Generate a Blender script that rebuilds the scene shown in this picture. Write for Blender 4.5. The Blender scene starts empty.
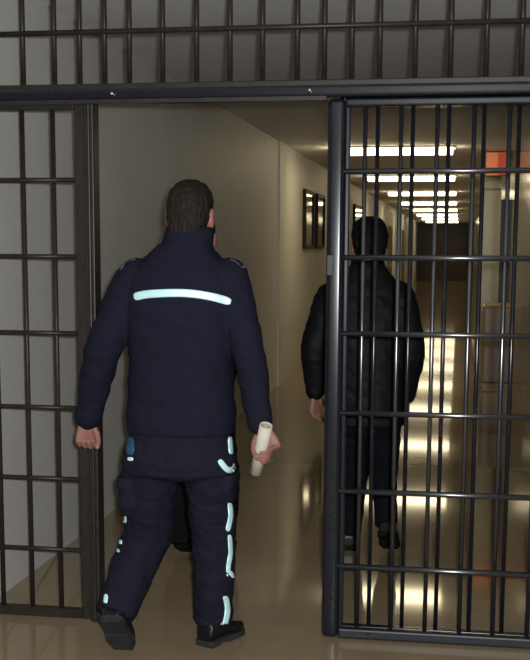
import bpy, bmesh, math, random
from mathutils import Vector, Matrix, Quaternion, noise
from mathutils.bvhtree import BVHTree
random.seed(4)
S = bpy.context.scene
COL = S.collection
PI = math.pi
V = Vector

# ------------------------------------------------------------------ materials
def mat(name, col, rough=.5, metal=0., spec=.5, noise_scale=None, noise_amt=.0, bump=0., bump_scale=60., emit=None, estr=0., stretch=None):
    m = bpy.data.materials.new(name); m.use_nodes = True
    nt = m.node_tree; b = nt.nodes['Principled BSDF']
    b.inputs['Base Color'].default_value = (*col, 1)
    b.inputs['Roughness'].default_value = rough
    b.inputs['Metallic'].default_value = metal
    b.inputs['Specular IOR Level'].default_value = spec
    if emit:
        b.inputs['Emission Color'].default_value = (*emit, 1); b.inputs['Emission Strength'].default_value = estr
    tc = nt.nodes.new('ShaderNodeTexCoord')
    src = tc.outputs['Object']
    if stretch:
        mp = nt.nodes.new('ShaderNodeMapping'); mp.inputs['Scale'].default_value = stretch
        nt.links.new(src, mp.inputs['Vector']); src = mp.outputs['Vector']
    if noise_scale:
        n = nt.nodes.new('ShaderNodeTexNoise'); n.inputs['Scale'].default_value = noise_scale; n.inputs['Detail'].default_value = 4
        nt.links.new(src, n.inputs['Vector'])
        r = nt.nodes.new('ShaderNodeValToRGB')
        r.color_ramp.elements[0].position = .3; r.color_ramp.elements[1].position = .7
        r.color_ramp.elements[0].color = (*[c*(1-noise_amt) for c in col], 1)
        r.color_ramp.elements[1].color = (*[min(1, c*(1+noise_amt)) for c in col], 1)
        nt.links.new(n.outputs['Fac'], r.inputs['Fac']); nt.links.new(r.outputs['Color'], b.inputs['Base Color'])
    if bump:
        n2 = nt.nodes.new('ShaderNodeTexNoise'); n2.inputs['Scale'].default_value = bump_scale; n2.inputs['Detail'].default_value = 3
        nt.links.new(src, n2.inputs['Vector'])
        bp = nt.nodes.new('ShaderNodeBump'); bp.inputs['Strength'].default_value = bump; bp.inputs['Distance'].default_value = .01
        nt.links.new(n2.outputs['Fac'], bp.inputs['Height']); nt.links.new(bp.outputs['Normal'], b.inputs['Normal'])
    return m

def shiny(m, ior): m.node_tree.nodes['Principled BSDF'].inputs['IOR'].default_value = ior; return m

M = dict(
    wall=mat('painted_plaster', (.56, .55, .51), .55, spec=.3, noise_scale=2.5, noise_amt=.03, bump=.12, bump_scale=90),
    wall_r=mat('glossy_wall_paint', (.44, .39, .29), .18, spec=.45, noise_scale=2.5, noise_amt=.04, bump=.05, bump_scale=25),
    ceil=mat('ceiling_plaster', (.76, .76, .755), .8, spec=.2, noise_scale=14, noise_amt=.05, bump=.3, bump_scale=60),
    floor=mat('polished_linoleum', (.275, .205, .125), .06, spec=.42, noise_scale=5, noise_amt=.06),
    trim=mat('door_frame_paint', (.2, .17, .12), .5),
    wood=mat('brown_door', (.14, .075, .035), .4, noise_scale=6, noise_amt=.2, stretch=(1, 6, .6)),
    wood2=mat('dark_brown_door', (.06, .032, .018), .4, noise_scale=6, noise_amt=.2, stretch=(1, 6, .6)),
    dark=mat('dark_end_door', (.03, .02, .014), .4),
    pale=mat('pale_pier_paint', (.31, .30, .19), .35),
    brown=mat('dull_brown_steel', (.022, .018, .015), .4, spec=.25, noise_scale=30, noise_amt=.25),
    black=mat('gloss_black_steel', (.010, .011, .015), .22, spec=.45, noise_scale=30, noise_amt=.15),
    barsteel=shiny(mat('polished_bar_steel', (.014, .015, .020), .25, spec=.6), 2.1),
    rail=mat('black_rail_steel', (.013, .014, .018), .42, spec=.4),
    chrome=mat('bright_bolt', (.7, .7, .7), .25, metal=1.),
    hole=mat('dark_hole', (.004, .004, .004), .9, spec=.1),
    navy=mat('navy_uniform_cloth', (.0115, .0118, .022), .85, spec=.06, noise_scale=160, noise_amt=.2, bump=.25, bump_scale=300),
    navy2=mat('navy_uniform_cloth_trousers', (.0125, .0120, .0215), .85, spec=.06, noise_scale=160, noise_amt=.2, bump=.25, bump_scale=300),
    seam=mat('grey_piping_cord', (.05, .05, .06), .6),
    blue=mat('blue_reflective_tab', (.01, .07, .16), .5),
    retro=mat('retroreflective_tape', (.64, .99, 1.), .45, metal=.2, spec=.9),
    leather=mat('black_jacket_cloth', (.0045, .005, .006), .6, spec=.15, bump=.15, bump_scale=120),
    dtrous=mat('dark_trouser_cloth', (.005, .0055, .008), .85, spec=.1, bump=.2, bump_scale=250),
    blackcloth=mat('black_cloth', (.004, .004, .005), .85, spec=.1, bump=.2, bump_scale=250),
    skin=mat('skin', (.27, .125, .095), .5, spec=.35, noise_scale=40, noise_amt=.08),
    hair=mat('dark_brown_hair', (.015, .012, .009), .6, spec=.12, noise_scale=120, noise_amt=.4, bump=.6, bump_scale=160, stretch=(1, 1, .25)),
    hair2=mat('black_hair', (.005, .0045, .004), .6, spec=.12, noise_scale=120, noise_amt=.4, bump=.6, bump_scale=160, stretch=(1, 1, .25)),
    eyew=mat('eye_white', (.7, .68, .64), .2), iris=mat('eye_iris', (.03, .02, .015), .15),
    shoe=mat('black_shoe_leather', (.006, .006, .007), .38, spec=.3),
    dsole=mat('black_rubber_sole', (.006, .006, .006), .8, spec=.1),
    sole=mat('grey_rubber_sole', (.022, .024, .023), .8, spec=.2, noise_scale=40, noise_amt=.25),
    paper=mat('cream_paper', (.55, .51, .43), .7, spec=.2, noise_scale=20, noise_amt=.05),
    paper_in=mat('paper_roll_end', (.36, .31, .23), .8, spec=.1),
    housing=mat('lamp_housing', (.6, .58, .5), .5),
    lamp=mat('lit_diffuser', (.8, .8, .75), .5, emit=(1., .83, .52), estr=10.),
    glass=mat('dark_glazing', (.010, .011, .010), .05, spec=.35),
    frame=mat('dark_frame', (.02, .018, .013), .6, spec=.15),
    sign=mat('lit_orange_sign_face', (.5, .12, .04), .4, emit=(1., .30, .085), estr=.30),
    sign2=mat('lit_red_sign_band', (.5, .05, .02), .4, emit=(1., .15, .05), estr=.17),
    cab=mat('beige_cabinet_paint', (.30, .23, .14), .4),
)

# ------------------------------------------------------------------ object helpers
def link(name, me, m=None, parent=None):
    o = bpy.data.objects.new(name, me); COL.objects.link(o)
    if m is not None and me is not None:
        for mm in (m if isinstance(m, (list, tuple)) else [m]): me.materials.append(mm)
    if parent:
        o.parent = parent
        o.matrix_parent_inverse = Matrix.Translation(parent.location).inverted() if parent.parent is None else Matrix.Identity(4)
    return o

def build(name, bm, m, parent=None, smooth=False, bevel=0.):
    """world-space bmesh -> object; child of parent keeps its place"""
    bmesh.ops.recalc_face_normals(bm, faces=bm.faces)
    me = bpy.data.meshes.new(name); bm.to_mesh(me); bm.free()
    return finish(name, me, m, parent, smooth, bevel)

def origin_of(parent):
    p = V((0, 0, 0)); o = parent
    while o is not None: p += o.location; o = o.parent
    return p

def finish(name, me, m, parent=None, smooth=False, bevel=0.):
    if smooth:
        for p in me.polygons: p.use_smooth = True
    o = bpy.data.objects.new(name, me); COL.objects.link(o)
    for mm in (m if isinstance(m, (list, tuple)) else [m]): me.materials.append(mm)
    # put the origin at the middle of the foot of the mesh
    xs = [v.co.x for v in me.vertices]; ys = [v.co.y for v in me.vertices]; zs = [v.co.z for v in me.vertices]
    c = V(((min(xs)+max(xs))/2, (min(ys)+max(ys))/2, min(zs)))
    me.transform(Matrix.Translation(-c))
    if parent:
        o.parent = parent; o.location = c - origin_of(parent)
    else: o.location = c
    if bevel:
        md = o.modifiers.new('bevel', 'BEVEL'); md.width = bevel; md.segments = 3; md.limit_method = 'ANGLE'
    return o

def tag(o, label=None, cat=None, group=None, kind=None):
    if label: o['label'] = label
    if cat: o['category'] = cat
    if group: o['group'] = group
    if kind: o['kind'] = kind
    return o

def empty(name, loc, label, cat, group=None):
    o = bpy.data.objects.new(name, None); COL.objects.link(o); o.location = loc; o.empty_display_size = .1
    return tag(o, label, cat, group)

def add_box(bm, a, b):
    (x0, y0, z0), (x1, y1, z1) = a, b
    vs = [bm.verts.new((x, y, z)) for x in (x0, x1) for y in (y0, y1) for z in (z0, z1)]
    for f in ((0, 1, 3, 2), (4, 6, 7, 5), (0, 4, 5, 1), (2, 3, 7, 6), (0, 2, 6, 4), (1, 5, 7, 3)):
        bm.faces.new([vs[i] for i in f])

def box(name, a, b, m, parent=None, bevel=0.):
    bm = bmesh.new(); add_box(bm, a, b); return build(name, bm, m, parent, bevel=bevel)

def struct(name, a, b, m):
    return tag(box(name, a, b, m), kind='structure')

def frame_of(d, hint=V((0, 1, 0))):
    d = d.normalized()
    if abs(d.dot(hint)) > .95: hint = V((1, 0, 0))
    u = d.cross(hint).normalized(); w = u.cross(d).normalized()
    return u, w

def loft(bm, rings, n=24, e=2.):
    """rings: (centre, u, w) with u,w scaled half axes; superellipse exponent e; capped"""
    R = []
    for c, u, w in rings:
        L = []
        for k in range(n):
            t = 2*PI*k/n; ct, st = math.cos(t), math.sin(t)
            a = math.copysign(abs(ct)**(2/e), ct); b = math.copysign(abs(st)**(2/e), st)
            L.append(bm.verts.new(c + u*a + w*b))
        R.append(L)
    for i in range(len(R)-1):
        for k in range(n):
            bm.faces.new((R[i][k], R[i][(k+1) % n], R[i+1][(k+1) % n], R[i+1][k]))
    bm.faces.new(R[0][::-1]); bm.faces.new(R[-1])

def tube(bm, pts, rad, n=16, hint=V((0, 1, 0)), cap=True, flat=1.):
    """swept tube through pts with radii; round ends when cap"""
    pts = [V(p) for p in pts]; rad = list(rad)
    P, Rr = [], []
    for i, p in enumerate(pts): P.append(p); Rr.append(rad[i])
    D = []
    for i in range(len(P)):
        a = P[max(0, i-1)]; b = P[min(len(P)-1, i+1)]; D.append((b-a).normalized())
    rings = []
    if cap:
        for s, q in ((-.92, .39), (-.7, .71), (-.38, .92)):
            rings.append((P[0]+D[0]*s*Rr[0], D[0], Rr[0]*q))
    for p, d, r in zip(P, D, Rr): rings.append((p, d, r))
    if cap:
        for s, q in ((.38, .92), (.7, .71), (.92, .39)):
            rings.append((P[-1]+D[-1]*s*Rr[-1], D[-1], Rr[-1]*q))
    out = []
    for c, d, r in rings:
        u, w = frame_of(d, hint); out.append((c, u*r, w*r*flat))
    loft(bm, out, n)

def smooth_path(pts, rad, sub=5):
    """Catmull-Rom through points and radii"""
    pts = [V(p) for p in pts]; Q, R = [], []
    for i in range(len(pts)-1):
        p0 = pts[max(i-1, 0)]; p1 = pts[i]; p2 = pts[i+1]; p3 = pts[min(i+2, len(pts)-1)]
        r0, r1, r2, r3 = rad[max(i-1, 0)], rad[i], rad[i+1], rad[min(i+2, len(pts)-1)]
        for k in range(sub):
            t = k/sub
            f = lambda a, b, c, d: .5*((2*b)+(c-a)*t+(2*a-5*b+4*c-d)*t*t+(3*b-a-3*c+d)*t**3)
            Q.append(f(p0, p1, p2, p3)); R.append(f(r0, r1, r2, r3))
    Q.append(pts[-1]); R.append(rad[-1])
    return Q, R

def ellipsoid(bm, c, r, mtx=None):
    m = (mtx or Matrix.Identity(4)) @ Matrix.Translation(c) @ Matrix.Diagonal((*r, 1))
    bmesh.ops.create_uvsphere(bm, u_segments=20, v_segments=12, radius=1, matrix=m)

def fuse(bm, voxel, smooth=4, disp=None):
    """overlapping closed pieces -> one continuous skin"""
    bmesh.ops.recalc_face_normals(bm, faces=bm.faces)
    me = bpy.data.meshes.new('tmp'); bm.to_mesh(me); bm.free()
    o = bpy.data.objects.new('tmp', me); COL.objects.link(o)
    r = o.modifiers.new('r', 'REMESH'); r.mode = 'VOXEL'; r.voxel_size = voxel
    if smooth:
        s = o.modifiers.new('s', 'SMOOTH'); s.iterations = smooth; s.factor = .5
    dg = bpy.context.evaluated_depsgraph_get(); dg.update()
    out = bpy.data.meshes.new_from_object(o.evaluated_get(dg))
    bpy.data.objects.remove(o); bpy.data.meshes.remove(me)
    out.materials.clear()
    if disp:
        ns = [v.normal.copy() for v in out.vertices]
        for v, nn in zip(out.vertices, ns): v.co += nn*disp(v.co)
    return out

def bar(name, p0, p1, r, m, parent, n=14):
    bm = bmesh.new(); tube(bm, [p0, p1], [r, r], n, cap=False)
    o = build(name, bm, m, parent)
    for p in o.data.polygons: p.use_smooth = len(p.vertices) == 4
    return o

# ------------------------------------------------------------------ the setting
XL, XR, H, YEND = -1.95, .60, 2.65, 58.
YG, YF = 4.625, 4.70         # sliding gate, fixed bars
struct('floor', (-3.4, -2.6, -.1), (3.2, YEND+.1, 0), M['floor'])
struct('ceiling', (-3.4, -2.6, H), (3.2, YEND+.1, H+.1), M['ceil'])
struct('wall_left', (XL-.2, 4.68, 0), (XL, YEND, H), M['wall'])
struct('wall_right', (XR, 4.68, 0), (XR+.2, YEND, H), M['wall_r'])
struct('wall_far', (XL-.2, YEND, 0), (XR+.2, YEND+.1, H), M['dark'])
struct('wall_front_left', (-3.3, 4.62, 0), (XL-.0, 4.68, H), M['wall'])
struct('wall_front_right', (XR, 4.62, 0), (3.1, 4.68, H), M['wall'])
struct('wall_lobby_left', (-3.4, -2.6, 0), (-3.3, 4.68, H), M['wall'])
struct('wall_lobby_right', (3.1, -2.6, 0), (3.2, 4.68, H), M['wall'])
struct('wall_back', (-3.3, -2.6, 0), (3.1, -2.5, H), M['wall'])
struct('trim_1', (XL, 13.2, 0), (XL+.02, 13.9, H), M['wall'])
struct('trim_2', (XL, 19.6, 0), (XL+.02, 20.3, H), M['wall'])
# pier standing out of the right wall
struct('pillar_right', (.27, 15., 0), (.47, 15.35, H), M['pale'])
struct('door_9', (.475, 15.2, .005), (XR-.001, 15.25, 2.1), M['dark'])
struct('trim_3', (.26, 14.985, 2.2), (.47, 15., 2.225), M['trim'])
# doors along the corridor
def door(i, y0, side, m):
    x = XL if side < 0 else XR
    s = 1 if side < 0 else -1
    e = bpy.data.objects.new(f'door_{i}', None); COL.objects.link(e); e.location = (x, y0+.5, 0); e['kind'] = 'structure'
    xa, xb = min(x, x+s*.04), max(x, x+s*.04)
    box('door_leaf', (xa, y0+.07, 0.005), (xb, y0+.93, 2.03), m, e)
    bm = bmesh.new(); xa2, xb2 = min(x, x+s*.06), max(x, x+s*.06)
    add_box(bm, (xa2, y0, 0), (xb2, y0+.07, 2.1)); add_box(bm, (xa2, y0+.93, 0), (xb2, y0+1., 2.1)); add_box(bm, (xa2, y0+.07, 2.03), (xb2, y0+.93, 2.1))
    build('door_frame', bm, M['trim'], e)
    bm = bmesh.new(); tube(bm, [(x+s*.04, y0+.2, 1.03), (x+s*.08, y0+.2, 1.03), (x+s*.08, y0+.32, 1.03)], [.009]*3, 10)
    build('door_handle', bm, M['chrome'], e, True)
for i, (y0, sd) in enumerate(((27.5, -1), (34., -1), (42., -1), (16.6, 1), (22., 1), (29., 1), (38., 1))):
    door(i+1, y0, sd, M['wood'])
# dark double door in the far wall
e = bpy.data.objects.new('door_8', None); COL.objects.link(e); e.location = (-.7, YEND, 0); e['kind'] = 'structure'
for x0, x1 in ((-1.6, -.69), (-.67, .24)): box('door_leaf', (x0, YEND-.05, .005), (x1, YEND-.001, 2.15), M['wood2'], e)
bm = bmesh.new(); add_box(bm, (-1.7, YEND-.07, 0), (-1.6, YEND-.001, 2.25)); add_box(bm, (.24, YEND-.07, 0), (.34, YEND-.001, 2.25)); add_box(bm, (-1.6, YEND-.07, 2.15), (.24, YEND-.001, 2.25))
build('door_frame', bm, M['dark'], e)
# ------------------------------------------------------------------ ceiling lamps
def ordinal_lamp(i):
    return ['nearest lit strip lamp on the corridor ceiling, widest in the row',
            'second lit strip lamp along the corridor ceiling, behind the widest one',
            'third lit strip lamp along the corridor ceiling',
            'fourth lit strip lamp along the corridor ceiling, first of the merged cluster',
            'fifth lit strip lamp along the corridor ceiling, inside the merged cluster',
            'sixth lit strip lamp along the corridor ceiling, inside the merged cluster',
            'seventh lit strip lamp along the corridor ceiling, low in the merged cluster',
            'last lit strip lamp on the corridor ceiling, before the dark end door'][i]
LX0, LX1 = -1.47, -.11
proto = None
for i in range(8):
    y = 14.2 + 5.65*i
    if proto is None:
        t = empty('ceiling_lamp', ((LX0+LX1)/2, y, H), ordinal_lamp(i), 'lamp', 'strip lamps along the corridor ceiling')
        box('lamp_housing', (LX0-.03, y-.2, H-.02), (LX1+.03, y+.2, H), M['housing'], t)
        bm = bmesh.new(); u, w = V((0, .19, 0)), V((0, 0, .042))
        loft(bm, [(V((x, y, H-.042)), u, w) for x in (LX0, LX1)], 20, 4)
        build('lamp_diffuser', bm, M['lamp'], t)
        proto = t
    else:
        t = proto.copy(); COL.objects.link(t); t.location = (proto.location.x, y, H); t['label'] = ordinal_lamp(i)
        for ch in [c for c in proto.children]:
            c = ch.copy(); COL.objects.link(c); c.parent = t

# ------------------------------------------------------------------ wall things
def board(y0, y1, z0, z1, label):
    t = empty('glazed_notice_board', (XL, (y0+y1)/2, z0), label, 'notice board', 'glazed boards on the left corridor wall')
    box('glass_pane', (XL+.002, y0+.05, z0+.05), (XL+.03, y1-.05, z1-.05), M['glass'], t)
    bm = bmesh.new()
    add_box(bm, (XL, y0, z0), (XL+.045, y0+.05, z1)); add_box(bm, (XL, y1-.05, z0), (XL+.045, y1, z1))
    add_box(bm, (XL, y0+.05, z0), (XL+.045, y1-.05, z0+.05)); add_box(bm, (XL, y0+.05, z1-.05), (XL+.045, y1-.05, z1))
    build('board_frame', bm, M['frame'], t)
board(15.3, 16.2, 1.5, 2.24, 'dark glazed notice board on the left wall, nearest of the row')
board(16.6, 17.5, 1.5, 2.24, 'dark glazed notice board on the left wall just beyond the nearest one')
board(22.6, 24.8, 1.55, 2.3, 'farthest dark glazed notice board, above the shoulder of the person in black')
t = empty('exit_sign', (.39, 14.9, 2.36), 'small lit orange sign hanging high on the pale right-hand pier', 'sign')
box('sign_housing', (.27, 14.88, 2.36), (.52, 14.999, 2.64), M['trim'], t, .008)
box('sign_face', (.28, 14.872, 2.37), (.415, 14.88, 2.63), M['sign'], t)
box('sign_band', (.415, 14.872, 2.37), (.51, 14.88, 2.63), M['sign2'], t)
t = empty('low_cabinet', (.42, 13.9, 0), 'beige low cabinet standing at the foot of the pale pier', 'cabinet')
box('cabinet_body', (.27, 13.6, .04), (.585, 14.3, .90), M['cab'], t, .03)
box('cabinet_plinth', (.29, 13.62, 0), (.585, 14.28, .04), M['cab'], t)
box('cabinet_door', (.26, 13.66, .08), (.27, 14.24, .84), M['cab'], t, .004)

# ------------------------------------------------------------------ fixed bar partition
part = empty('steel_bar_partition', (-.68, YF, 0), 'fixed dark steel bar partition closing the corridor around the open gateway', 'partition')
m = M['brown']
HB = [1.785, 1.486, 1.181, .879, .586, .289]
# overhead panel with its bars
bm = bmesh.new(); add_box(bm, (XL+.001, YF-.025, 2.118), (XR-.001, YF+.025, 2.150))
ov = build('overhead_panel', bm, m, part, bevel=.004)
topx = [-1.838, -1.708, -1.58, -1.477, -1.377, -1.278, -1.146, -1.013, -.883, -.758, -.625, -.522, -.419, -.315, -.184, -.054, .076, .203, .333, .463]
for x in topx: bar('vertical_bar', (x, YF, 2.14), (x, YF, H-.002), .0105, m, ov)
bar('horizontal_bar', (XL+.002, YF-.012, 2.345), (XR-.002, YF-.012, 2.345), .0105, m, ov)
# track the gate runs in
tr = box('track_rail', (XL+.002, YG-.055, 2.075), (XR-.002, YF+.03, 2.118), M['black'], part, .012)
for x in (-1.31, -.56):
    bm = bmesh.new(); tube(bm, [(x, YG-.062, 2.097), (x, YG-.05, 2.097)], [.007, .007], 12); build('bolt', bm, M['chrome'], tr, True)
box('track_lip', (XL+.002, YG-.06, 2.062), (-.50, YG-.045, 2.077), M['brown'], part)
# side panel left of the opening
bm = bmesh.new()
add_box(bm, (XL+.002, YF-.02, 0), (-1.50, YF+.02, .038)); add_box(bm, (-1.497, YF-.022, 0), (-1.452, YF+.022, 2.08)); add_box(bm, (XL+.002, YF-.02, 2.055), (-1.50, YF+.02, 2.08)); add_box(bm, (XL+.002, YF-.02, .038), (XL+.04, YF+.02, 2.055))
sp = build('side_panel', bm, m, part, bevel=.003)
for x in (-1.845, -1.718, -1.592): bar('vertical_bar', (x, YF, .02), (x, YF, 2.06), .0095, m, sp)
for z in HB: bar('horizontal_bar', (XL+.02, YF-.012, z), (-1.48, YF-.012, z), .0095, m, sp)
# post of the opening
bm = bmesh.new(); add_box(bm, (-1.452, YF-.05, 0), (-1.412, YF+.03, 2.08)); add_box(bm, (-1.438, YF-.062, 0), (-1.424, YF-.05, 2.08))
build('gate_post', bm, M['brown'], part, bevel=.005)
# fixed panel behind the slid-back gate
bm = bmesh.new()
add_box(bm, (-.45, YF-.018, 0), (XR-.002, YF+.018, .034)); add_box(bm, (-.46, YF-.02, 0), (-.425, YF+.02, 2.08)); add_box(bm, (-.425, YF-.018, 2.045), (XR-.002, YF+.018, 2.08)); add_box(bm, (XR-.04, YF-.018, .034), (XR-.002, YF+.018, 2.045))
rp = build('fixed_panel', bm, M['black'], part, bevel=.003)
for x in (-.317, -.186, -.053, .076, .203, .333, .463): bar('vertical_bar', (x, YF, .02), (x, YF, 2.06), .0085, M['black'], rp)
for z in (1.815, 1.488, 1.195, .887, .577, .272): bar('horizontal_bar', (-.44, YF+.011, z), (XR-.02, YF+.011, z), .0085, M['black'], rp)

# ------------------------------------------------------------------ sliding gate
GX0, GX1 = -.497, .50
gate = empty('sliding_bar_gate', (0, YG, 0), 'glossy black barred sliding gate standing open to the right of the gateway', 'gate')
m = M['black']
bm = bmesh.new(); add_box(bm, (GX0, YG-.02, .004), (GX0+.066, YG+.02, 2.072))
st = build('stile', bm, M['black'], gate, True, bevel=.0192); st.modifiers['bevel'].segments = 8
box('stile', (GX1-.066, YG-.02, .004), (GX1, YG+.02, 2.072), m, gate, .012)
box('stile_bead', (GX0+.066, YG-.012, .045), (GX0+.085, YG+.012, 2.042), m, gate, .005)
br = box('bottom_rail', (GX0+.066, YG-.02, .004), (GX1-.066, YG+.02, .045), M['rail'], gate, .008)
box('top_rail', (GX0+.066, YG-.02, 2.042), (GX1-.066, YG+.02, 2.072), M['black'], gate, .008)
bm = bmesh.new(); tube(bm, [(-.312, YG-.0215, .028), (-.312, YG-.015, .028)], [.005, .005], 10, cap=False); build('screw_hole', bm, M['hole'], br)
for x in (-.358, -.226, -.094, .039, .166, .296, .420): bar('vertical_bar', (x, YG, .04), (x, YG, 2.05), .0085, M['barsteel'], gate)
for z in (1.807, 1.489, 1.203, .899, .593, .293): bar('horizontal_bar', (GX0+.06, YG-.011, z), (GX1-.06, YG-.011, z), .0105, M['barsteel'], gate)
box('lock_box', (GX0+.004, YG-.026, 1.42), (GX0+.03, YG-.019, 1.5), M['black'], gate, .003)

# ------------------------------------------------------------------ people
def hand(bm, w, d, n, s, curls, grip=None, spread=.0, thumb=(.55, .75, .35), tcurl=25, sc=1.):
    """w wrist, d finger direction, n palm side, s thumb side"""
    d = d.normalized(); n = (n - d*n.dot(d)).normalized(); s2 = d.cross(n)
    s = s2 if s2.dot(s) > 0 else -s2
    loft(bm, [(w+d*t*sc, s*a*sc, n*b*sc) for t, a, b in ((-.03, .026, .021), (0, .027, .019), (.03, .036, .0165), (.065, .042, .0145), (.09, .041, .012), (.1, .034, .008))], 18, 2.6)
    for k, (off, ln, r) in enumerate(((.0315, .074, .0090), (.0105, .083, .0093), (-.0105, .077, .0089), (-.0310, .060, .0080))):
        c = curls[k] if isinstance(curls[0], (tuple, list)) else curls
        p = w + (d*.085 + s*off)*sc; dirn = (d + s*off*spread*6).normalized()
        pts = [p - dirn*.02*sc]; rr = [r*sc]
        pts.append(p); rr.append(r*sc)
        if grip:      # fingers laid round a rod: (point, axis, radius)
            A, ax, gr = grip; hgt = (p-A).dot(ax); c0 = A+ax*hgt; e0 = (p-c0); rad0 = gr+r*sc; e0.normalize()
            sg = 1 if (ax.cross(e0)).dot(n) > 0 else -1; ang = 0.
            for q in (.40, .30, .30):
                ang += sg*ln*q*1.12/rad0; qq = c0+Quaternion(ax, ang) @ e0*rad0+d*ln*.12*abs(ang)/2; pts.append(qq); rr.append(r*sc*(.95 if q > .35 else .84))
            pq, rq = smooth_path(pts, rr, 3); tube(bm, pq, rq, 12); continue
        for q, a in zip((.46, .30, .24), c):
            ax = dirn.cross(n).normalized()
            dirn = (Quaternion(ax, math.radians(a)) @ dirn)
            n_l = n
            p = p + dirn*ln*q*sc; pts.append(p); rr.append(r*sc*(.95 if q > .4 else .86 if q > .28 else .74))
        tube(bm, pts, rr, 12)
    a, b, c = thumb
    dirn = (d*a + s*b + n*c).normalized(); p = w + (d*.018 + s*.02 + n*.004)*sc
    pts = [p]; rr = [.0145*sc]
    for ln, r in ((.042, .0125), (.032, .0105), (.026, .0085)):
        p = p + dirn*ln*sc; pts.append(p); rr.append(r*sc)
        ax = dirn.cross(d*.7+n*.6-s*.4).normalized(); dirn = Quaternion(ax, math.radians(tcurl)) @ dirn
    tube(bm, pts, rr, 12)

def head_parts(c, yaw, tilt=0., sc=1.):
    """c head centre at eye level; local y forward"""
    T = Matrix.Translation(c) @ Matrix.Rotation(yaw, 4, 'Z') @ Matrix.Rotation(tilt, 4, 'X') @ Matrix.Scale(sc, 4)
    return T

def add_head(bm, T):
    R3 = T.to_3x3()
    def ring(z, cy, rx, ry): return (T @ V((0, cy, z)), R3 @ V((rx, 0, 0)), R3 @ V((0, ry, 0)))
    loft(bm, [ring(*r) for r in ((-.118, .048, .02, .022), (-.112, .04, .034, .042), (-.09, .025, .053, .064), (-.06, .012, .064, .08), (-.03, .005, .070, .090), (0, 0, .074, .094), (.03, -.002, .076, .096), (.06, -.004, .073, .092), (.09, -.005, .060, .075), (.108, -.005, .042, .052), (.118, -.005, .018, .022))], 28, 2.2)
    def el(c, r): ellipsoid(bm, c, r, T)
    tube(bm, [T @ V((0, .088, .012)), T @ V((0, .100, -.012)), T @ V((0, .112, -.036))], [.008, .0105, .0135], 12)
    el((.012, .098, -.04), (.011, .013, .009)); el((-.012, .098, -.04), (.011, .013, .009))
    tube(bm, [T @ V((-.052, .066, .018)), T @ V((-.02, .087, .024)), T @ V((.02, .087, .024)), T @ V((.052, .066, .018))], [.010, .012, .012, .010], 12)
    el((0, .083, -.069), (.026, .013, .0065)); el((0, .083, -.081), (.022, .013, .0075)); el((0, .078, -.104), (.022, .02, .016))
    for s in (-1, 1):
        el((s*.041, .060, -.032), (.024, .0205, .024))
        el((s*.079, -.008, -.012), (.010, .021, .034)); el((s*.083, -.016, .004), (.007, .017, .022))

def hair_mesh(T, disp=.004, grow=0., fade=.0):
    bm = bmesh.new(); R3 = T.to_3x3(); g = grow
    def ring(z, cy, rx, ry): return (T @ V((0, cy, z)), R3 @ V((rx+g, 0, 0)), R3 @ V((0, ry+g, 0)))
    loft(bm, [ring(*r) for r in ((-.09, -.066, .040, .022), (-.07, -.058, .056, .036), (-.04, -.045, .069, .054), (-.005, -.032, .0775, .072), (.03, -.018, .081, .087), (.06, -.010, .079, .093), (.09, -.006, .068, .084), (.112, -.005, .050, .062), (.124, -.005, .026, .032))], 28, 2.2)
    for s in (-1, 1): ellipsoid(bm, (s*.071, .018, .0), (.007, .014, .032), T)   # sideburns
    return fuse(bm, .004, 3, lambda p: disp*(noise.noise(V((p.x*90, p.y*90, p.z*40)))+.5*noise.noise(p*160)))

def add_eyes(T, parent):
    for s in (-1, 1):
        bm = bmesh.new(); c = V((s*.031, .0775, -.002))
        bmesh.ops.create_uvsphere(bm, u_segments=16, v_segments=10, radius=.0125, matrix=T @ Matrix.Translation(c))
        fw = T.to_3x3() @ V((0, 1, 0)); cc = T @ c
        for f in bm.faces:
            if (f.calc_center_median()-cc).normalized().dot(fw) > .86: f.material_index = 1
        build('eye', bm, [M['eyew'], M['iris']], parent, True)

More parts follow.
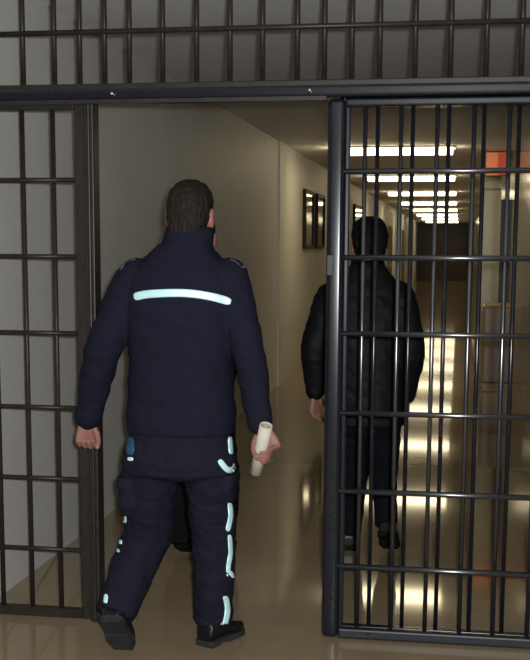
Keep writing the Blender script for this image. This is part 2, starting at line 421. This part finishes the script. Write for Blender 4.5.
def shoe(parent, heel, toe, up, m_up, m_sole, width=.052, h=1.):
    """heel and toe: world points of the sole; up: rough up of the foot"""
    heel, toe = V(heel), V(toe); f = (toe-heel); L = f.length; f.normalize()
    r = f.cross(V(up)).normalized(); u = r.cross(f).normalized()
    prof = ((0., .55), (.04, .78), (.12, .86), (.3, .80), (.5, .86), (.68, 1.), (.82, .96), (.93, .74), (.985, .42))
    bm = bmesh.new()
    for k in range(2):
        pass
    n = len(prof)
    def slab(z0, z1, g):
        loft2 = []
        A = [bm.verts.new(heel+f*(t*L)+r*(s*w*width*g)+u*z0) for s in (1,) for t, w in prof] + [bm.verts.new(heel+f*(t*L)-r*(w*width*g)+u*z0) for t, w in reversed(prof)]
        B = [bm.verts.new(v.co+u*(z1-z0)) for v in A]
        bm.faces.new(A[::-1]); bm.faces.new(B); N = len(A)
        for i in range(N): bm.faces.new((A[i], A[(i+1) % N], B[(i+1) % N], B[i]))
    slab(.008, .026, 1.03)
    # heel block and tread lugs under the sole
    def lug(t0, t1, g):
        a0 = heel+f*(t0*L); a1 = heel+f*(t1*L)
        vs = [bm.verts.new(p+r*s*width*g+u*z) for p in (a0, a1) for s in (-1, 1) for z in (0, .01)]
        for q in ((0, 1, 3, 2), (4, 6, 7, 5), (0, 4, 5, 1), (2, 3, 7, 6), (0, 2, 6, 4), (1, 5, 7, 3)): bm.faces.new([vs[i] for i in q])
    lug(.02, .26, .76)
    for k in range(7): lug(.46+.07*k, .46+.07*k+.045, .84-.03*max(0, k-3))
    sole_bm = bm
    bm = bmesh.new(); rings = []
    for t, w, hh in ((.01, .60, .050), (.05, .80, .075), (.15, .86, .088), (.28, .80, .092), (.42, .80, .082), (.56, .90, .066), (.7, .97, .055), (.82, .92, .048), (.92, .72, .040), (.975, .42, .03)):
        hh *= h; c = heel+f*(t*L)+u*(.020+hh/2); rings.append((c, r*w*width*.98, u*hh/2))
    loft(bm, rings, 24, 2.5)
    a = heel+f*(.2*L)+u*.07; tube(bm, [a, a+u*.06], [.046, .048], 20)
    me = fuse(bm, .0045, 3)
    o = finish('shoe', me, m_up, parent, True)
    build('sole', sole_bm, m_sole, o)
    return o

def wrinkle(amp, fx=9., fz=16.):
    def d(p):
        q = V((p.x*fx, p.y*fx, p.z*fz+p.x*6))
        return amp*(noise.noise(q)*1.0 + .55*noise.noise(q*2.3+V((7, 3, 1))))
    return d

def ellipse_ring(cx, cy, z, rx, ry, yaw=0.):
    return (V((cx, cy, z)), V((rx*math.cos(yaw), rx*math.sin(yaw), 0)), V((-ry*math.sin(yaw), ry*math.cos(yaw), 0)))

def person(J, label, mats):
    root = empty('person', J['base'], label, 'person', J.get('group'))
    T = head_parts(V(J['head']), J.get('head_yaw', 0), J.get('head_tilt', 0), J.get('head_scale', 1.))
    # --- body: one continuous skin
    bm = bmesh.new(); add_head(bm, T)
    nk = V(J['neck']); hc = T @ V((0, -.022, -.05))
    tube(bm, [nk-V((0, 0, .05)), nk, hc], [.066, .060, .057], 20)
    loft(bm, [ellipse_ring(c[0], c[1], c[2], c[3]*.84, c[4]*.80, J.get('yaw', 0)) for c in J['torso']], 28, 2.3)
    for s in ('L', 'R'):
        sh, el, wr = [V(p) for p in J['arm'+s]]
        pts, rr = smooth_path([sh, sh.lerp(el, .5), el, el.lerp(wr, .4), wr], [.058, .050, .042, .040, .027], 4)
        tube(bm, pts, rr, 18)
        hd = J['hand'+s]
        hand(bm, wr, V(hd['d']), V(hd['n']), V(hd['s']), hd['curl'], grip=hd.get('grip'), thumb=hd.get('thumb', (.62, .62, .4)), tcurl=hd.get('tcurl', 22), sc=J.get('hand_scale', 1.))
        hp, kn, an = [V(p) for p in J['leg'+s]]
        pts, rr = smooth_path([hp, hp.lerp(kn, .5), kn, kn.lerp(an, .35), an], [.085, .072, .054, .050, .030], 4)
        tube(bm, pts, rr, 18)
        heel, toe = V(J['foot'+s][0]), V(J['foot'+s][1]); upv = V(J['foot'+s][2]).normalized()
        a = heel.lerp(toe, .2)+upv*.055; b = heel.lerp(toe, .8)+upv*.045
        tube(bm, [an, a, b], [.030, .028, .020], 14)
    finish('body', fuse(bm, .004, 3), M['skin'], root, True)
    add_eyes(T, root)
    finish('hair', hair_mesh(T, grow=J.get('hair_grow', 0)), mats['hair'], root, True)
    # --- jacket
    bm = bmesh.new()
    loft(bm, [ellipse_ring(c[0], c[1], c[2], c[3], c[4], J.get('yaw', 0)) for c in J['torso']], 40, 2.35)
    loft(bm, [ellipse_ring(*c) for c in J['collar']], 28, 2.1)
    for s in ('L', 'R'):
        sh, el, wr = [V(p) for p in J['arm'+s]]
        r0, r1, r2, r3, r4 = J.get('sleeve'+s, J.get('sleeve'))
        d = (wr-el).normalized()
        pts, rr = smooth_path([sh, sh.lerp(el, .5), el, el.lerp(wr, .5), wr-d*.012], [r0, r1, r2, r3, r4], 5)
        tube(bm, pts, rr, 22)
        tube(bm, [wr-d*.05, wr-d*.008], [r4+.004, r4+.003], 22, cap=False)          # cuff band
    jk = finish('jacket', fuse(bm, .006, 4, wrinkle(J.get('wrinkle', .006))), mats['jacket'], root, True)
    # --- trousers
    bm = bmesh.new()
    loft(bm, [ellipse_ring(c[0], c[1], c[2], c[3], c[4], J.get('yaw', 0)) for c in J['hips']], 36, 2.3)
    for s in ('L', 'R'):
        hp, kn, an = [V(p) for p in J['leg'+s]]
        q = J.get('trouser'+s, J.get('trouser'))
        pts, rr = smooth_path([hp, hp.lerp(kn, .5), kn, kn.lerp(an, .5), an+(an-kn).normalized()*.018], q, 6)
        tube(bm, pts, rr, 26, cap=False)
    tj = finish('trousers', fuse(bm, .006, 4, wrinkle(J.get('wrinkle_leg', .006), 12, 20)), mats['trousers'], root, True)
    for s in ('L', 'R'):
        heel, toe, up = J['foot'+s]; shoe(root, heel, toe, up, M['shoe'], M[mats.get('sole', 'dsole')])
    return root, jk, tj

def bvh_of(o):
    off = origin_of(o)
    return BVHTree.FromPolygons([v.co+off for v in o.data.vertices], [tuple(p.vertices) for p in o.data.polygons])

def strip(name, o, path, width, m, thick=.003):
    """ribbon sewn onto cloth o: path of (x, z) over the side that faces the gateway, draped on the surface"""
    bv = bvh_of(o)
    pts, _ = smooth_path([V((a, 0, b)) for a, b in path], [0]*len(path), 8)
    rows = []
    for i, p in enumerate(pts):
        a = pts[max(0, i-1)]; b = pts[min(len(pts)-1, i+1)]; t = (b-a).normalized(); nrm = V((-t.z, 0, t.x))
        row = []
        for k in (-1, -.5, 0, .5, 1):
            e = min(i, len(pts)-1-i)*1.; q = p+nrm*(k*width/2*min(1, .55+.25*e)); q.y = OY; g = (q-V((0, 0, 1.53))).normalized()
            h, n, _, _ = bv.ray_cast(q-g*1.2, g)
            if h is None: h, n, _, _ = bv.find_nearest(q-g*.04)
            row.append((h, n))
        rows.append(row)
    bm = bmesh.new(); G = [[(bm.verts.new(h+n*thick), bm.verts.new(h-n*.004)) for h, n in r] for r in rows]
    def quad(*vs):
        try: bm.faces.new(vs)
        except ValueError: pass
    for i in range(len(G)-1):
        for k in range(4):
            quad(G[i][k][0], G[i+1][k][0], G[i+1][k+1][0], G[i][k+1][0]); quad(G[i][k][1], G[i][k+1][1], G[i+1][k+1][1], G[i+1][k][1])
        for k in (0, 4): quad(G[i][k][0], G[i][k][1], G[i+1][k][1], G[i+1][k][0])
    for i in (0, -1):
        for k in range(4): quad(G[i][k][0], G[i][k+1][0], G[i][k+1][1], G[i][k][1])
    return build(name, bm, m, o, True)

# --- the officer in the gateway
OY = 4.40
ROLL_A, ROLL_B = V((-.672, OY-.105, .890)), V((-.722, OY-.025, .700))
relax = ((18, 28, 18), (24, 34, 20), (28, 38, 22), (32, 40, 24))
fist = ((60, 75, 45), (64, 78, 45), (66, 80, 45), (68, 80, 45))
wrap = ((38, 62, 42), (42, 64, 42), (46, 64, 42), (50, 64, 42))
J = dict(base=(-1.02, OY, 0),
    head=(-.977, OY+.03, 1.637), head_yaw=math.radians(-6), head_tilt=math.radians(-6), head_scale=1.04, neck=(-.985, OY-.0, 1.50),
    torso=((-1.010, OY, .842, .203, .148), (-1.010, OY, .90, .206, .150), (-1.010, OY, 1.0, .199, .146), (-1.010, OY, 1.1, .194, .143), (-1.009, OY, 1.2, .203, .145), (-1.007, OY, 1.3, .214, .142), (-1.005, OY, 1.38, .212, .132), (-1.003, OY, 1.44, .190, .116), (-1.0, OY, 1.49, .140, .098), (-.995, OY, 1.535, .100, .084)),
    collar=((-.985, OY, 1.47, .102, .09), (-.983, OY, 1.53, .097, .085), (-.98, OY+.005, 1.575, .092, .081), (-.978, OY+.01, 1.60, .087, .078)),
    armL=((-1.178, OY, 1.405), (-1.298, OY-.03, 1.15), (-1.392, OY+.05, .868)), armR=((-.835, OY, 1.41), (-.748, OY-.04, 1.14), (-.702, OY-.035, .872)),
    sleeveL=(.082, .080, .068, .060, .050), sleeveR=(.082, .074, .060, .055, .044),
    handL=dict(d=(-.12, .10, -1), n=(.55, -.75, 0), s=(.75, .55, 0), curl=fist, thumb=(.75, .35, .55), tcurl=20),
    handR=dict(d=(.42, .05, -.90), n=(-.10, -1, 0), s=(-.90, 0, -.42), curl=wrap, thumb=(.62, .55, .6), tcurl=20, grip=(ROLL_A, (ROLL_B-ROLL_A).normalized(), .0235)),
    hips=((-1.018, OY, .665, .17, .10), (-1.02, OY, .69, .212, .138), (-1.02, OY, .74, .217, .150), (-1.015, OY, .82, .195, .135), (-1.012, OY, .88, .185, .125)),
    legL=((-1.128, OY, .70), (-1.158, OY+.04, .43), (-1.222, OY-.17, .185)), legR=((-.908, OY, .70), (-.898, OY+.05, .44), (-.900, OY+.06, .115)),
    trouserL=(.110, .099, .093, .086, .074), trouserR=(.102, .091, .086, .081, .076),
    footL=((-1.222, OY-.265, .175), (-1.212, OY-.105, .004), (0, .72, .70)), footR=((-.932, OY+.015, 0.001), (-.826, OY+.225, 0.001), (0, 0, 1)),
    wrinkle=.006, wrinkle_leg=.008)
off, jk, tj = person(J, 'person in navy uniform with a bright stripe across the back, walking into the gateway', dict(hair=M['hair'], jacket=M['navy'], trousers=M['navy2'], sole='sole'))
strip('reflective_stripe', jk, ((-1.188, 1.341), (-1.127, 1.353), (-1.006, 1.358), (-.908, 1.348), (-.822, 1.327)), .029, M['retro'])
strip('shoulder_piping', jk, ((-1.238, 1.442), (-1.217, 1.474), (-1.182, 1.496)), .005, M['seam'])
strip('shoulder_piping', jk, ((-.767, 1.450), (-.786, 1.480), (-.822, 1.502)), .005, M['seam'])
# cargo pockets
def pocket(x0, x1, z0, z1, y, dx):
    bm = bmesh.new()
    loft(bm, [(V(((x0+x1)/2, y, z)), V(((x1-x0)/2, 0, 0)), V((0, dd, 0))) for z, dd in ((z0, .06), (z0+.04, .085), (z1-.03, .085), (z1, .075))], 24, 3)
    loft(bm, [(V(((x0+x1)/2+dx*.004, y, z)), V(((x1-x0)/2+.001, 0, 0)), V((0, dd, 0))) for z, dd in ((z1-.04, .084), (z1+.002, .078))], 24, 4)
    return finish('cargo_pocket', fuse(bm, .005, 4, wrinkle(.004, 14, 20)), M['navy2'], tj, True)
pocket(-1.243, -1.15, .52, .67, OY-.01, -1)
pocket(-.880, -.800, .59, .69, OY+.01, 1)
for pth, w in (
        (((-.825, .826), (-.821, .762)), .017), (((-.866, .738), (-.832, .701), (-.790, .717)), .021),
        (((-.826, .575), (-.822, .525), (-.834, .467)), .018), (((-.826, .452), (-.822, .386), (-.830, .335), (-.830, .304)), .016), (((-.828, .312), (-.808, .288)), .015),
        (((-.843, .213), (-.833, .159), (-.847, .083)), .021),
        (((-1.218, .730), (-1.198, .730)), .014), (((-1.236, .520), (-1.232, .481)), .013), (((-1.250, .413), (-1.250, .397)), .010), (((-1.260, .377), (-1.261, .365)), .010), (((-1.310, .195), (-1.314, .160)), .015)):
    strip('reflective_strip', tj, pth, w, M['retro'])
strip('blue_tab', tj, ((-1.208, .814), (-1.209, .745)), .03, M['blue'])

# rolled paper in the officer's right hand
bm = bmesh.new(); a, b = ROLL_A, ROLL_B
d = (b-a).normalized(); u, w = frame_of(d)
R0 = .0235; nseg = 28
rings = []
for p, rr in ((a, R0), (b, R0), (b, R0-.003), (a, R0-.003)):
    rings.append([bm.verts.new(p+u*rr*math.cos(2*PI*k/nseg)+w*rr*math.sin(2*PI*k/nseg)) for k in range(nseg)])
for i in range(4):
    A, B = rings[i], rings[(i+1) % 4]
    for k in range(nseg): bm.faces.new((A[k], A[(k+1) % nseg], B[(k+1) % nseg], B[k]))
roll = empty('paper_roll', b, 'cream paper roll held in the hand of the person in navy', 'paper roll')
build('outer_sheet', bm, M['paper'], roll, True)
bm = bmesh.new()   # the wound sheet inside
L = []
for p in (a+d*.004, b-d*.004):
    L.append([bm.verts.new(p+u*rr*math.cos(th)+w*rr*math.sin(th)) for th, rr in [(k*.3, .006+.0145*k/80) for k in range(81)]])
for k in range(80): bm.faces.new((L[0][k], L[0][k+1], L[1][k+1], L[1][k]))
o = build('inner_winding', bm, M['paper_in'], roll, True)
md = o.modifiers.new('sheet', 'SOLIDIFY'); md.thickness = .0008; md.offset = 0

# --- the person in black beyond the gate bars
PY = 6.0
J = dict(base=(-.45, PY, 0),
    head=(-.437, PY+.03, 1.545), head_yaw=math.radians(8), head_tilt=math.radians(-4), head_scale=1.03, neck=(-.445, PY, 1.41), hair_grow=.006,
    torso=((-.435, PY, .66, .190, .140), (-.437, PY, .75, .198, .146), (-.442, PY, .88, .200, .148), (-.447, PY, 1.02, .200, .148), (-.452, PY, 1.15, .206, .146), (-.455, PY, 1.25, .206, .138), (-.453, PY, 1.32, .184, .122), (-.450, PY, 1.38, .140, .102), (-.446, PY, 1.43, .095, .085)),
    collar=((-.446, PY, 1.37, .10, .09), (-.444, PY, 1.43, .088, .082), (-.442, PY+.005, 1.465, .080, .076)),
    armL=((-.618, PY, 1.27), (-.694, PY-.03, 1.03), (-.690, PY+.0, .80)), armR=((-.290, PY, 1.285), (-.222, PY-.04, 1.03), (-.243, PY+.05, .79)),
    sleeve=(.085, .080, .070, .062, .047),
    handL=dict(d=(.0, .08, -1), n=(.8, -.5, 0), s=(.5, .8, 0), curl=relax, thumb=(.75, .45, .4)),
    handR=dict(d=(.0, .12, -1), n=(-.9, -.3, 0), s=(-.3, .9, 0), curl=relax, thumb=(.75, .45, .4)),
    hips=((-.43, PY, .60, .14, .09), (-.43, PY, .66, .172, .128), (-.43, PY, .74, .178, .135), (-.43, PY, .80, .17, .125)),
    legL=((-.505, PY, .68), (-.492, PY+.03, .40), (-.512, PY+.06, .10)), legR=((-.350, PY, .68), (-.345, PY+.06, .40), (-.322, PY-.08, .185)),
    trouser=(.088, .080, .070, .062, .056),
    footL=((-.515, PY+.01, 0.001), (-.540, PY+.26, 0.001), (0, 0, 1)), footR=((-.318, PY-.16, .13), (-.302, PY+.05, .006), (0, .45, .9)),
    wrinkle=.006, wrinkle_leg=.006, hand_scale=1.)
person(J, 'dark-haired person in black jacket and trousers walking away behind the gate bars', dict(hair=M['hair2'], jacket=M['leather'], trousers=M['dtrous']))

# --- the person hidden in front of the officer
QY = 5.70
J = dict(base=(-1.215, QY, 0),
    head=(-1.225, QY+.03, 1.565), neck=(-1.222, QY, 1.43), head_scale=.98,
    torso=((-1.218, QY, .72, .165, .115), (-1.218, QY, .82, .165, .117), (-1.218, QY, .95, .158, .114), (-1.218, QY, 1.08, .156, .113), (-1.219, QY, 1.2, .165, .115), (-1.220, QY, 1.28, .168, .110), (-1.221, QY, 1.35, .145, .098), (-1.222, QY, 1.41, .085, .078)),
    collar=((-1.222, QY, 1.37, .085, .08), (-1.222, QY, 1.42, .078, .074), (-1.222, QY, 1.45, .074, .070)),
    armL=((-1.355, QY, 1.32), (-1.375, QY+.05, 1.06), (-1.335, QY+.20, .86)), armR=((-1.085, QY, 1.32), (-1.055, QY+.02, 1.06), (-1.135, QY+.27, .86)),
    sleeve=(.060, .056, .050, .046, .038),
    handL=dict(d=(.1, .2, -1), n=(.9, -.3, 0), s=(.3, .9, 0), curl=relax), handR=dict(d=(-.0, .2, -1), n=(-.9, -.3, 0), s=(-.3, .9, 0), curl=relax),
    hips=((-1.218, QY, .60, .13, .085), (-1.218, QY, .66, .158, .115), (-1.218, QY, .74, .16, .118), (-1.218, QY, .80, .152, .11)),
    legL=((-1.300, QY, .70), (-1.335, QY+.06, .38), (-1.318, QY-.0, .12)), legR=((-1.140, QY, .70), (-1.14, QY+.14, .42), (-1.14, QY+.16, .10)),
    trouser=(.088, .088, .090, .086, .070),
    footL=((-1.313, QY-.07, .105), (-1.300, QY+.11, .006), (0, .55, .8)), footR=((-1.14, QY+.10, 0.001), (-1.14, QY+.35, 0.001), (0, 0, 1)),
    wrinkle=.005, wrinkle_leg=.006)
person(J, 'person in black walking ahead of the navy uniform, only a dark trouser leg showing', dict(hair=M['hair2'], jacket=M['blackcloth'], trousers=M['blackcloth']))

# ------------------------------------------------------------------ flash, world, camera
L = bpy.data.lights.new('camera_flash', 'SPOT'); L.energy = 800; L.spot_size = math.radians(92); L.spot_blend = .7; L.color = (.97, .99, 1.); L.shadow_soft_size = .025
lo = bpy.data.objects.new('camera_flash', L); COL.objects.link(lo); lo.location = (.05, -.01, 1.575)
lo.rotation_euler = V((-.8, 4.6, -.5)).to_track_quat('-Z', 'Y').to_euler()
W = bpy.data.worlds.new('world'); S.world = W; W.use_nodes = True
W.node_tree.nodes['Background'].inputs[0].default_value = (0, 0, 0, 1)

cam = bpy.data.cameras.new('camera'); co = bpy.data.objects.new('camera', cam); COL.objects.link(co)
f_px, px, py, yaw, pitch, roll_ = 1215.586, 251.223, 424.851, .167628, .145948, -.0042039
F = V((-math.sin(yaw)*math.cos(pitch), math.cos(yaw)*math.cos(pitch), -math.sin(pitch)))
r = V((math.cos(yaw), math.sin(yaw), 0)); dn = F.cross(r)
rr = r*math.cos(roll_)+dn*math.sin(roll_); dd = -r*math.sin(roll_)+dn*math.cos(roll_)
mw = Matrix((( rr.x, -dd.x, -F.x, 0), (rr.y, -dd.y, -F.y, 0), (rr.z, -dd.z, -F.z, 1.53), (0, 0, 0, 1)))
co.matrix_world = mw
cam.sensor_fit = 'VERTICAL'; cam.sensor_height = 36; cam.lens = 36*f_px/660
cam.shift_x = (265-px)/660; cam.shift_y = (py-330)/660
cam.clip_start = .05; cam.clip_end = 200
S.camera = co
S.cycles.sample_clamp_indirect = 2.5
S.view_settings.view_transform = 'Standard'; S.view_settings.look = 'None'
S.view_settings.exposure = 0; S.view_settings.gamma = 1
S.view_settings.use_curve_mapping = False
